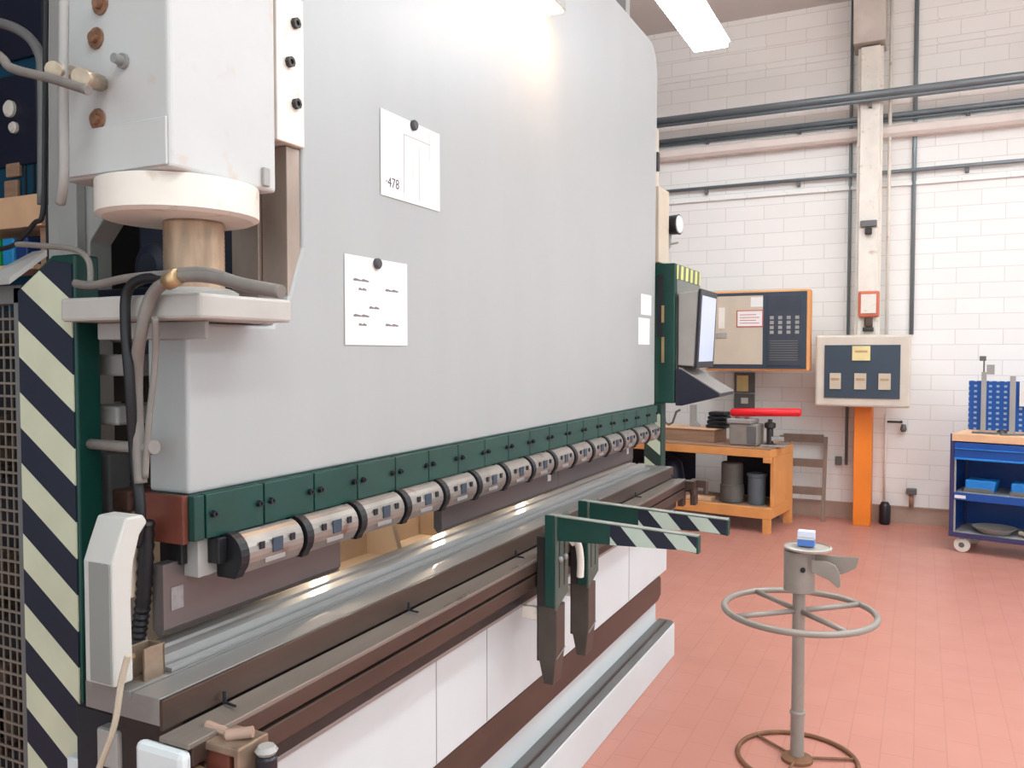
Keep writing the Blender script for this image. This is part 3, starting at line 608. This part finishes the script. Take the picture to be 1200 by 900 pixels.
# ------------------------------------------------------------------ orange workbench
WBR = math.radians(-9)
wbx, wby = -1.17, 7.56
wb = thing('workbench', 'orange steel workbench with lower shelf against the white wall', 'workbench', (wbx, wby, 0), WBR)
L_, D_ = 1.75, .66
def lb(n, m, *c, bv=.004, par=None): return B(n, m, par or wb, *c, bevel=bv, local=True)
for x0 in (-L_, -.07):
    lb('leg', M_orange, x0, 0, 0, x0+.07, .05, .1295); lb('leg', M_orange, x0, D_-.07, 0, x0+.07, D_, .1295)
    xs_ = x0 if x0 < -1 else -.035
    lb('side_post', M_orange, xs_, .10, .226, xs_+.035, D_, .6745)
    lb('front_gusset', M_orange, x0, 0, .63, x0+.07, .05, .6745)
lb('front_beam', M_orange, -L_, 0, .675, 0, .05, .745); lb('side_beam', M_orange, -.07, .051, .675, 0, D_, .745)
lb('side_beam', M_orange, -L_, .051, .675, -L_+.07, D_, .745); lb('rear_beam', M_orange, -L_+.07, D_-.05, .675, -.071, D_, .745)
lb('worktop', M_wood, -L_+.005, .01, .7455, -.005, D_-.01, .758)
lb('shelf_beam', M_orange, -L_, 0, .13, 0, .045, .225); lb('shelf_beam', M_orange, -.055, .046, .13, 0, D_, .225)
lb('shelf_beam', M_orange, -L_, .046, .13, -L_+.055, D_, .225)
lb('lower_shelf', M_wood, -L_+.056, .046, .205, -.056, D_-.046, .222)
R = Matrix.Rotation(WBR, 3, 'Z')
def wpos(x, y, z): return Vector((wbx, wby, 0)) + R @ Vector((x, y, z))
def item(name, label, cat, x, y, z, group=None, rz=0): return thing(name, label, cat, wpos(x, y, z), WBR+rz, group)
ZT = .7585; ZS = .2225
def ib(t, n, m, *c, bv=.004): return B(n, m, t, *c, bevel=bv, local=True)
# top items
t = item('wooden_box', 'long brown wooden box across the bench top behind the loose boards', 'wooden box', -1.2, .36, ZT)
ib(t, 'case', M_wood, -.52, -.16, 0, .60, .16, .115); ib(t, 'lid', M_woodl, -.53, -.17, .1155, .61, .17, .128)
for k in range(2):
    t2 = tag(MB().box(-.22, -.07, 0, .22, .07, .025).build('wooden_board', M_wood, None, .003), ('lower' if k == 0 else 'upper')+' of two loose boards at the front left of the bench top', 'board', 'loose boards on the bench')
    t2.location = wpos(-1.33, .11, ZT+.0255*k); t2.rotation_euler = (0, 0, WBR+.08*k)
t = item('grey_case', 'grey cast machine vice body on the right of the bench', 'vice', -.29, .20, ZT)
ib(t, 'body', M_standp, -.13, -.1, .004, .13, .1, .20, bv=.012); ib(t, 'top_jaw', M_greyp, -.15, -.11, .2005, .08, .11, .245, bv=.01); ib(t, 'base_pad', mat('red_pad', (170, 60, 40), .6), -.12, -.09, 0, .12, .09, .0038)
ib(t, 'front_plate', M_greyd, .04, -.105, .02, .125, -.1005, .18, bv=.002)
for k in (-.07, .02): MB().lathe((k, -.05, .2455), [(.02, 0), (.02, .015)], n=10).build('red_knob', mat('dull_red', (140, 60, 56), .6), t, local=True)
t = item('drill_stand', 'small grey mechanism with dark joints beside the grey vice', 'mechanism', -.08, .22, ZT)
MB().lathe((0, 0, 0), [(.06, 0), (.06, .02), (.03, .03), (.03, .16), (.05, .17), (.05, .21), (.02, .22), (.02, .245)], n=16).build('column', M_steeld, t, local=True)
ib(t, 'arm', M_greyp, .02, -.03, .05, .12, .03, .09); ib(t, 'foot', M_greyp, -.07, -.06, 0.0, .15, .06, .018)
rp = wpos(-.16, .22, ZT+.305)
tag(MB().tube([rp+Vector((-.28, 0, -.01)), rp+Vector((-.26, 0, -.01)), rp+Vector((0, 0, 0)), rp+Vector((.33, 0, .008)), rp+Vector((.345, 0, .008))], [.022, .036, .037, .036, .025], 16).build('red_tube', M_red), 'bright red padded tube lying across the grey mechanism', 'tube')
t = item('tool_pouch', 'black stack of pouches on the wooden box, left of the vice', 'pouch', -.62, .36, ZT+.129)
for k in range(4): ib(t, 'pouch', M_blackp, -.10+.008*k, -.08, .04*k, .10, .08, .04*k+.036, bv=.014)
t = item('white_cup', 'white plastic cup at the left end of the wooden box', 'cup', -1.28, .30, ZT+.129)
MB().lathe((0, 0, 0), [(.03, 0), (.045, .12), (.041, .12), (.028, .01)], n=20).build('cup_wall', M_white, t, local=True)
t = item('grey_angle', 'tall grey angle bracket standing on the wooden box', 'bracket', -.88, .38, ZT+.129)
MB().prism([(-.03, 0), (.06, 0), (.06, .012), (.02, .05), (.02, .21), (-.03, .21)], 'Y', -.03, .03).build('bracket', M_greyp, t, .003, local=True)
t = item('grey_holder', 'curved grey strap bracket beside the white cup', 'bracket', -1.10, .33, ZT+.129)
MB().tube([(-.07, 0, .12), (-.06, 0, .03), (-.02, 0, .008), (.02, 0, .03), (.06, 0, .14), (.1, 0, .16)], .011, 8).build('strap', M_greyd, t, local=True)
# shelf items
t = item('waste_canister', 'tall dark grey canister on the lower shelf of the bench', 'canister', -.42, .2, ZS)
MB().lathe((0, 0, 0), [(.10, 0), (.11, .01), (.11, .16), (.10, .17), (.10, .36), (.09, .37)], n=24).build('body', mat('canister_grey', (92, 88, 84), .5), t, local=True)
t = item('blue_grey_canister', 'short blue-grey canister on the lower shelf beside the taller one', 'canister', -.19, .2, ZS)
MB().lathe((0, 0, 0), [(.075, 0), (.08, .01), (.08, .25), (.088, .255), (.088, .28), (.08, .285)], n=24).build('body', mat('canister_bluegrey', (92, 104, 112), .45), t, local=True)
t = item('wood_block', 'flat pale wooden block on the lower shelf', 'block', -.70, .14, ZS)
ib(t, 'block', M_woodl, -.13, -.06, 0, .12, .06, .035); ib(t, 'wedge', M_wood, -.19, -.03, 0, -.131, .03, .055)
for k, (x, h) in enumerate(((-1.33, .34), (-1.06, .37))):
    t = item('dark_sack', ('left' if k == 0 else 'right')+' of two dark blue sacks on the lower shelf', 'sack', x, .3, ZS, 'dark sacks under the bench')
    MB().lathe((0, 0, 0), [(.08, 0), (.11, .03), (.115, h*.5), (.09, h*.85), (.04, h*.97), (.05, h)], n=14).build('cloth', M_navy, t, local=True)
B('back_panel', mat('bench_back_dark', (40, 44, 58), .7), wb, -L_+.1, D_-.065, .23, -.95, D_-.055, .67, bevel=0, local=True)  # dark sheet filling the dark area behind the lower shelf
# second dark sheet filling the dark area behind the lower shelf
B('back_panel', mat('bench_back_dark', (40, 44, 58), .7), wb, -.62, D_-.065, .23, -.1, D_-.055, .67, bevel=0, local=True)

# ------------------------------------------------------------------ brown ladder rack against the wall
rk = thing('ladder_rack', 'brown metal stepped rack leaning against the wall right of the bench', 'rack', (-1.0, 8.45, 0))
for x in (-1.24, -.83):
    MB().hull([(x, 8.36, 0), (x+.035, 8.36, 0), (x+.035, 8.39, 0), (x, 8.39, 0), (x, 8.56, .79), (x+.035, 8.56, .79), (x+.035, 8.59, .79), (x, 8.59, .79)]).build('rail', M_rack, rk, .003)
for z in (.24, .50, .735):
    yy = 8.36+.2*z/.79
    B('tread', M_rack, rk, -1.204, yy+.0, z, -.831, yy+.03, z+.075)

# ------------------------------------------------------------------ wall boxes
tv = thing('orange_cabinet', 'wide orange framed wall cabinet with tan notice side and dark button panel', 'wall cabinet', (-1.38, 8.1, 1.43))
x0, x1, z0, z1 = -1.86, -.915, 1.435, 2.19
B('case', M_orange, tv, x0, 8.05, z0, x1, 8.24, z1, bevel=.012); B('wall_mount', M_greyp, tv, x0+.2, 8.241, z0+.2, x1-.35, 8.649, z1-.2)
B('dark_front', M_panel, tv, x0+.02, 8.042, z0+.02, x1-.025, 8.0495, z1-.02)
B('tan_board', M_tan, tv, x0+.02, 8.034, z0+.06, x0+.53, 8.0415, z1-.05)
nt = B('notice', M_paper, tv, x0+.30, 8.028, z0+.42, x0+.525, 8.0335, z0+.56, bevel=0)
B('notice_border', mat('notice_red', (196, 96, 84), .6), tv, x0+.29, 8.0295, z0+.41, x0+.535, 8.0333, z0+.57, bevel=0)
m = MB()
for k in range(4): m.box(x0+.32, 8.0272, z0+.445+.026*k, x0+.5-.03*(k % 2), 8.0278, z0+.452+.026*k)
m.build('notice_lines', mat('notice_ink', (190, 120, 116), .7, var=0), nt)
B('latch', M_greyp, tv, x0+.10, 8.026, z0+.31, x0+.20, 8.0335, z0+.36)
B('narrow_label', M_cream, tv, x0+.12, 8.0305, z0+.40, x0+.18, 8.0335, z0+.60)
B('corner_sheet', M_paper, tv, x0+.42, 8.0305, z0+.60, x0+.53, 8.0335, z0+.69, bevel=0)
kp = B('button_panel', mat('button_panel_grey', (58, 64, 76), .4), tv, x1-.375, 8.034, z0+.05, x1-.07, 8.0415, z1-.05)
for i in range(4):
    for j in range(4): B('button', M_greyp, kp, x1-.35+.075*i, 8.030, z0+.345+.045*j, x1-.315+.075*i, 8.0338, z0+.375+.045*j, bevel=.001)
m = MB()
for j in range(9): m.box(x1-.35, 8.0325, z0+.10+.022*j, x1-.10, 8.0338, z0+.108+.022*j)
m.build('vent_slits', M_greyd, kp)

ep = thing('electrical_panel', 'cream electrical panel with dark blue face mounted on the orange column', 'electrical panel', (-.465, 8.2, 1.1))
x0, x1, z0, z1 = -.87, -.075, 1.115, 1.765
B('case', mat('panel_cream', (206, 196, 182), .5, var=.05), ep, x0, 8.12, z0, x1, 8.31, z1, bevel=.02)
B('blue_face', M_panel, ep, x0+.08, 8.11, z0+.08, x1-.085, 8.119, z1-.09)
for cx_, cz_, w_, h_ in ((.39, .42, .15, .13), (.175, .16, .095, .145), (.385, .16, .10, .145), (.585, .16, .10, .145)):
    k = B('socket_cover', M_yel if cz_ > .3 else M_tan, ep, x0+cx_-w_/2, 8.098, z0+cz_, x0+cx_+w_/2, 8.1095, z0+cz_+h_)
    B('socket_slot', M_brass, k, x0+cx_-w_*.35, 8.0955, z0+cz_+h_*.55, x0+cx_+w_*.35, 8.0978, z0+cz_+h_*.7, bevel=0)
al = thing('alarm_box', 'small orange-red framed alarm box on the cream column', 'alarm box', (-.43, 8.3, 1.93))
B('frame', mat('alarm_red', (200, 106, 80), .5), al, -.525, 8.30, 1.93, -.345, 8.358, 2.17, bevel=.015)
B('window', M_cream, al, -.500, 8.292, 1.965, -.372, 8.2995, 2.14)
B('bell', M_brownst, al, -.47, 8.31, 1.84, -.40, 8.357, 1.929, bevel=.012); B('bell_foot', M_steeld, al, -.485, 8.315, 1.80, -.39, 8.357, 1.84, bevel=.01)
cl_ = thing('column_clamp', 'small dark cable clamp high on the cream column above the alarm box', 'clamp', (-.44, 8.33, 2.78))
p = at(1018, 262, Y=8.34)
B('clamp_body', M_greyd, cl_, p.x-.07, 8.325, p.z-.03, p.x+.07, 8.359, p.z+.03, bevel=.008); B('clamp_knob', M_steeld, cl_, p.x-.03, 8.31, p.z-.10, p.x+.03, 8.359, p.z-.04, bevel=.008)
wf = thing('switch_frame', 'pair of dark framed switch plates on the wall beneath the orange cabinet', 'switch frame', (-1.6, 8.64, 1.0))
B('frame', M_greyd, wf, -1.70, 8.615, 1.20, -1.50, 8.649, 1.405); B('plate', M_yel, wf, -1.675, 8.608, 1.215, -1.56, 8.6145, 1.375)
B('frame', M_greyd, wf, -1.70, 8.615, .97, -1.50, 8.649, 1.19); B('plate', M_paper, wf, -1.63, 8.608, 1.09, -1.56, 8.6145, 1.15)

# conduits on the wall
def run(name, label, z, r, y, xa=-4.5, xb=5.9, group='pipes along the wall', dz=0, m=None):
    t = thing(name, label, 'pipe', (-1, y, z), 0, group)
    MB().tube([(xa, y, z+dz), (xb, y, z)], r, 12).build('pipe', m or M_gal, t)
    for x in ((-2.0, -1.1, .35, 1.3) if y > 8.4 else (-.45,)): B('pipe_bracket', M_greyd, t, x-.015, y-.0, z-.06, x+.015, WY-.001 if y > 8.4 else 8.359, z-.02+r, bevel=.002)
    return t
run('wall_pipe', 'uppermost and thickest grey horizontal pipe crossing in front of the cream column', 3.94, .034, 8.285)
run('wall_pipe', 'thin grey pipe just under the thick one crossing in front of the column', 3.895, .02, 8.30)
run('wall_pipe', 'thicker grey pipe in the pair just above the cream ledge', 3.81, .024, 8.60)
run('wall_pipe', 'thin grey pipe in the pair just above the cream ledge', 3.772, .014, 8.61)
run('wall_pipe', 'lowest thin grey horizontal pipe below the cream ledge', 3.29, .018, 8.60)
def vert(px, ya, yb, Y, r, label, m=None):
    a_ = at(px, ya, Y=Y); b_ = at(px, yb, Y=Y); x = (at(px, (ya+yb)/2, Y=Y)).x
    return tag(MB().tube([(x, Y, max(a_.z, b_.z)), (x, Y, min(a_.z, b_.z))], r, 10).build('vertical_conduit', m or M_gal, None), label, 'pipe', 'vertical conduits')
vert(1072, -60, 392, 8.63, .019, 'grey vertical conduit on the wall right of the column')
vert(996, -60, 545, 8.63, .014, 'thin vertical conduit on the wall left of the cream column')
vert(1042, -60, 470, 8.56, .016, 'cream vertical pipe tight beside the right of the column', M_cream)
vert(1037, 485, 596, 8.6, .009, 'thin grey pipe beside the orange column foot', M_cream)
tag(B('junction_box', M_greyd, None, -.82+.09, 8.60, .52, -.73+.06, 8.649, .60, bevel=.006), 'small junction box low on the wall where the thin conduit ends', 'junction box')
p = at(1068, 580, Y=8.6)
t = thing('floor_valve', 'small dark valve pipe low on the wall right of the orange column', 'valve', (p.x, 8.6, .16))
MB().tube([(p.x, 8.62, .16), (p.x, 8.62, .30)], .02, 10).build('stem', M_wood, t); B('cap', M_greyd, t, p.x-.045, 8.58, .28, p.x+.045, 8.649, .335, bevel=.008)
p = at(1037, 595, Y=8.5)
tag(MB().lathe((p.x, 8.5, 0), [(.04, 0), (.05, .02), (.05, .17), (.03, .21)], n=16).build('black_canister', M_blackp), 'small black canister at the foot of the orange column', 'canister')
p = at(1052, 497, Y=8.6)
t = thing('wall_lever', 'small grey lever valve on the wall below the electrical panel', 'valve', (p.x, 8.6, p.z))
MB().tube([(p.x-.09, 8.6, p.z+.02), (p.x+.03, 8.6, p.z+.02)], .01, 8).tube([(p.x+.03, 8.649, p.z+.02), (p.x+.03, 8.59, p.z+.02)], .012, 8).build('lever', M_steeld, t); MB().lathe((p.x+.05, 8.6, p.z-.07), [(.02, 0), (.03, .02), (.02, .07)], n=12).build('valve_body', M_greyd, t)

# ------------------------------------------------------------------ blue tool trolley
TR = math.radians(-14)
tx, ty = .225, 7.56
tt = thing('tool_trolley', 'blue tool trolley with wooden top, pegboard and open shelves on castors', 'tool trolley', (tx, ty, 0), TR)
W_, D2 = 1.15, .5
def tb_(n, m, *c, bv=.003, par=None): return B(n, m, par or tt, *c, bevel=bv, local=True)
for y0 in (0, D2-.03):
    for x0 in (0, W_-.03): tb_('corner_post', M_bluef, x0, y0, .13, x0+.03, y0+.03, .955)
tb_('side_panel', M_blue, 0.004, .031, .15, .02, D2-.031, .93); tb_('side_panel', M_blue, W_-.02, .031, .15, W_-.004, D2-.031, .93)
tb_('back_panel', M_blue, .031, D2-.02, .15, W_-.031, D2-.008, .93)
tb_('wooden_top', M_woodl, .012, -.005, .895, W_, D2, .955, bv=.004).location.z = .002
tb_('drawer', M_blue, .032, -.004, .765, W_-.032, .40, .888)
d_ = tb_('drawer_grip', M_bluel, .032, -.018, .752, W_-.032, -.0045, .768); tb_('drawer_lip', M_bluel, .032, -.014, .835, W_-.032, -.0045, .842)
sh1 = tb_('middle_shelf', M_greyp, .031, .004, .475, W_-.031, D2-.021, .487); tb_('shelf_front', M_blue, .031, -.004, .425, W_-.031, .0035, .487, par=tt)
tb_('shelf_tag', M_paper, .04, -.0065, .44, .12, -.0045, .465, bv=0)
tb_('bottom_shelf', M_greyp, .031, .004, .155, W_-.031, D2-.021, .165); tb_('base_rail', M_bluef, 0, -.004, .125, W_, .0035, .165); 
tb_('inner_edge', M_greyp, .031, .006, .166, .045, .02, .765)
for x in (.09, W_-.55, W_-.09):
    if x == W_-.55: continue
    for y in (.05, D2-.06):
        c = tb_('castor_fork', M_greyp, x-.02, y-.02, .07, x+.02, y+.02, .13)
        MB().lathe((x, y-.018, .06), [(.03, -.005), (.058, 0), (.060, .008), (.060, .028), (.058, .036), (.03, .041)], (0, 1, 0), 24).build('castor_wheel', M_cream, c, local=True)
        MB().lathe((x, y-.025, .06), [(.022, 0), (.018, .004)], (0, 1, 0), 12).build('wheel_hub', M_greyd, c, local=True)
def pegboard_material():
    T = NT('pegboard_blue'); tc = T.n('ShaderNodeTexCoord'); sp = T.n('ShaderNodeSeparateXYZ'); T.l(tc.outputs['Object'], sp.inputs[0])
    def cell(o, per): return T.math('SUBTRACT', T.math('FRACT', T.math('DIVIDE', o, per)), .5)
    u = cell(sp.outputs[0], .055); v = cell(sp.outputs[2], .045)
    d = T.math('LESS_THAN', T.math('MAXIMUM', T.math('ABSOLUTE', u), T.math('ABSOLUTE', v)), .2)
    T.l(T.mix(d, lin((26, 82, 158)), lin((150, 172, 196))), T.b.inputs['Base Color']); T.b.inputs['Roughness'].default_value = .45
    return T.m
tb_('pegboard', pegboard_material(), .03, D2-.03, .958, W_-.02, D2-.015, 1.37)
TRR = Matrix.Rotation(TR, 3, 'Z')
def tpos(x, y, z): return Vector((tx, ty, 0)) + TRR @ Vector((x, y, z))
def titem(name, label, cat, x, y, z, group=None, rz=0): return thing(name, label, cat, tpos(x, y, z), TR+rz, group)
TZ = .9575
t = titem('steel_square', 'tall steel bar with a hooked top standing before the pegboard, left of the other', 'steel bar', .17, .32, TZ, 'steel bars on the trolley')
ib(t, 'bar', M_greyp, -.018, 0, 0, .018, .02, .49, bv=.002); ib(t, 'rod', M_greyd, -.008, .004, .49, .004, .016, .58, bv=.002); ib(t, 'hook', M_greyd, -.035, 0, .58, .012, .02, .62, bv=.004)
ib(t, 'tab', M_greyp, .018, .005, .47, .075, .012, .55, bv=.002)
t = titem('steel_ruler', 'plain tall steel bar standing before the pegboard beside the white card', 'steel bar', .38, .30, TZ, 'steel bars on the trolley')
ib(t, 'bar', M_greyp, -.02, 0, 0, .02, .015, .46, bv=.002)
t = titem('white_card', 'white card leaning on the right of the pegboard', 'card', .50, .42, 1.17)
ib(t, 'card', M_paper, -.09, 0, 0, .12, .008, .20, bv=0)
for k, (x, y) in enumerate(((.22, .12), (.33, .18), (.42, .10), (.52, .16), (.60, .22))):
    t = titem('steel_part', ['flat grey steel part nearest the tall hooked bar on the trolley top', 'round grey part second from left on the trolley top', 'dark steel wrench lying on the trolley top', 'round grey part fourth from left on the trolley top', 'flat grey steel part nearest the plain bar on the trolley top'][k], 'steel part', x, y, TZ, 'loose steel parts on the trolley top', .3*k)
    if k % 2: MB().lathe((0, 0, 0), [(.035, 0), (.04, .008), (.03, .03), (.015, .034)], n=16).build('disc', M_steeld, t, local=True)
    else: MB().prism([(-.09, -.012), (.05, -.012), (.07, -.028), (.10, -.02), (.085, 0), (.10, .02), (.07, .028), (.05, .012), (.0-.09, .012)], 'Z', 0, .014).build('flat', M_greyd, t, .002, local=True)
for k, x in enumerate((.20, .52)):
    t = titem('blue_bin', ('left' if k == 0 else 'right')+' bright blue parts bin on the middle shelf of the trolley', 'bin', x, .12, .4875, 'blue bins on the trolley')
    MB().prism([(-.10, 0), (.10 + .06*k, 0), (.12 + .06*k, .10), (-.10, .10)], 'Y', -.06, .12).build('bin', M_bluel, t, .01, local=True)
    ib(t, 'bin_base', M_greyd, -.105, -.068, 0, .10+.06*k, -.0605, .035)
t = titem('grey_tray', 'shallow grey tray on the bottom shelf of the trolley', 'tray', .30, .14, .1655)
MB().lathe((0, 0, 0), [(.10, 0), (.16, .05), (.155, .05), (.097, .008)], n=24).build('tray', M_greyp, t, local=True)
t = titem('grey_hose_coil', 'long pale hose lying on the bottom shelf right of the tray', 'hose', .62, .12, .1655)
MB().tube(spline([(-.14, 0, .03), (-.06, -.05, .02), (.05, -.06, .02), (.2, -.03, .02), (.34, .02, .02)]), .018, 10).build('hose', M_tan, t, local=True)
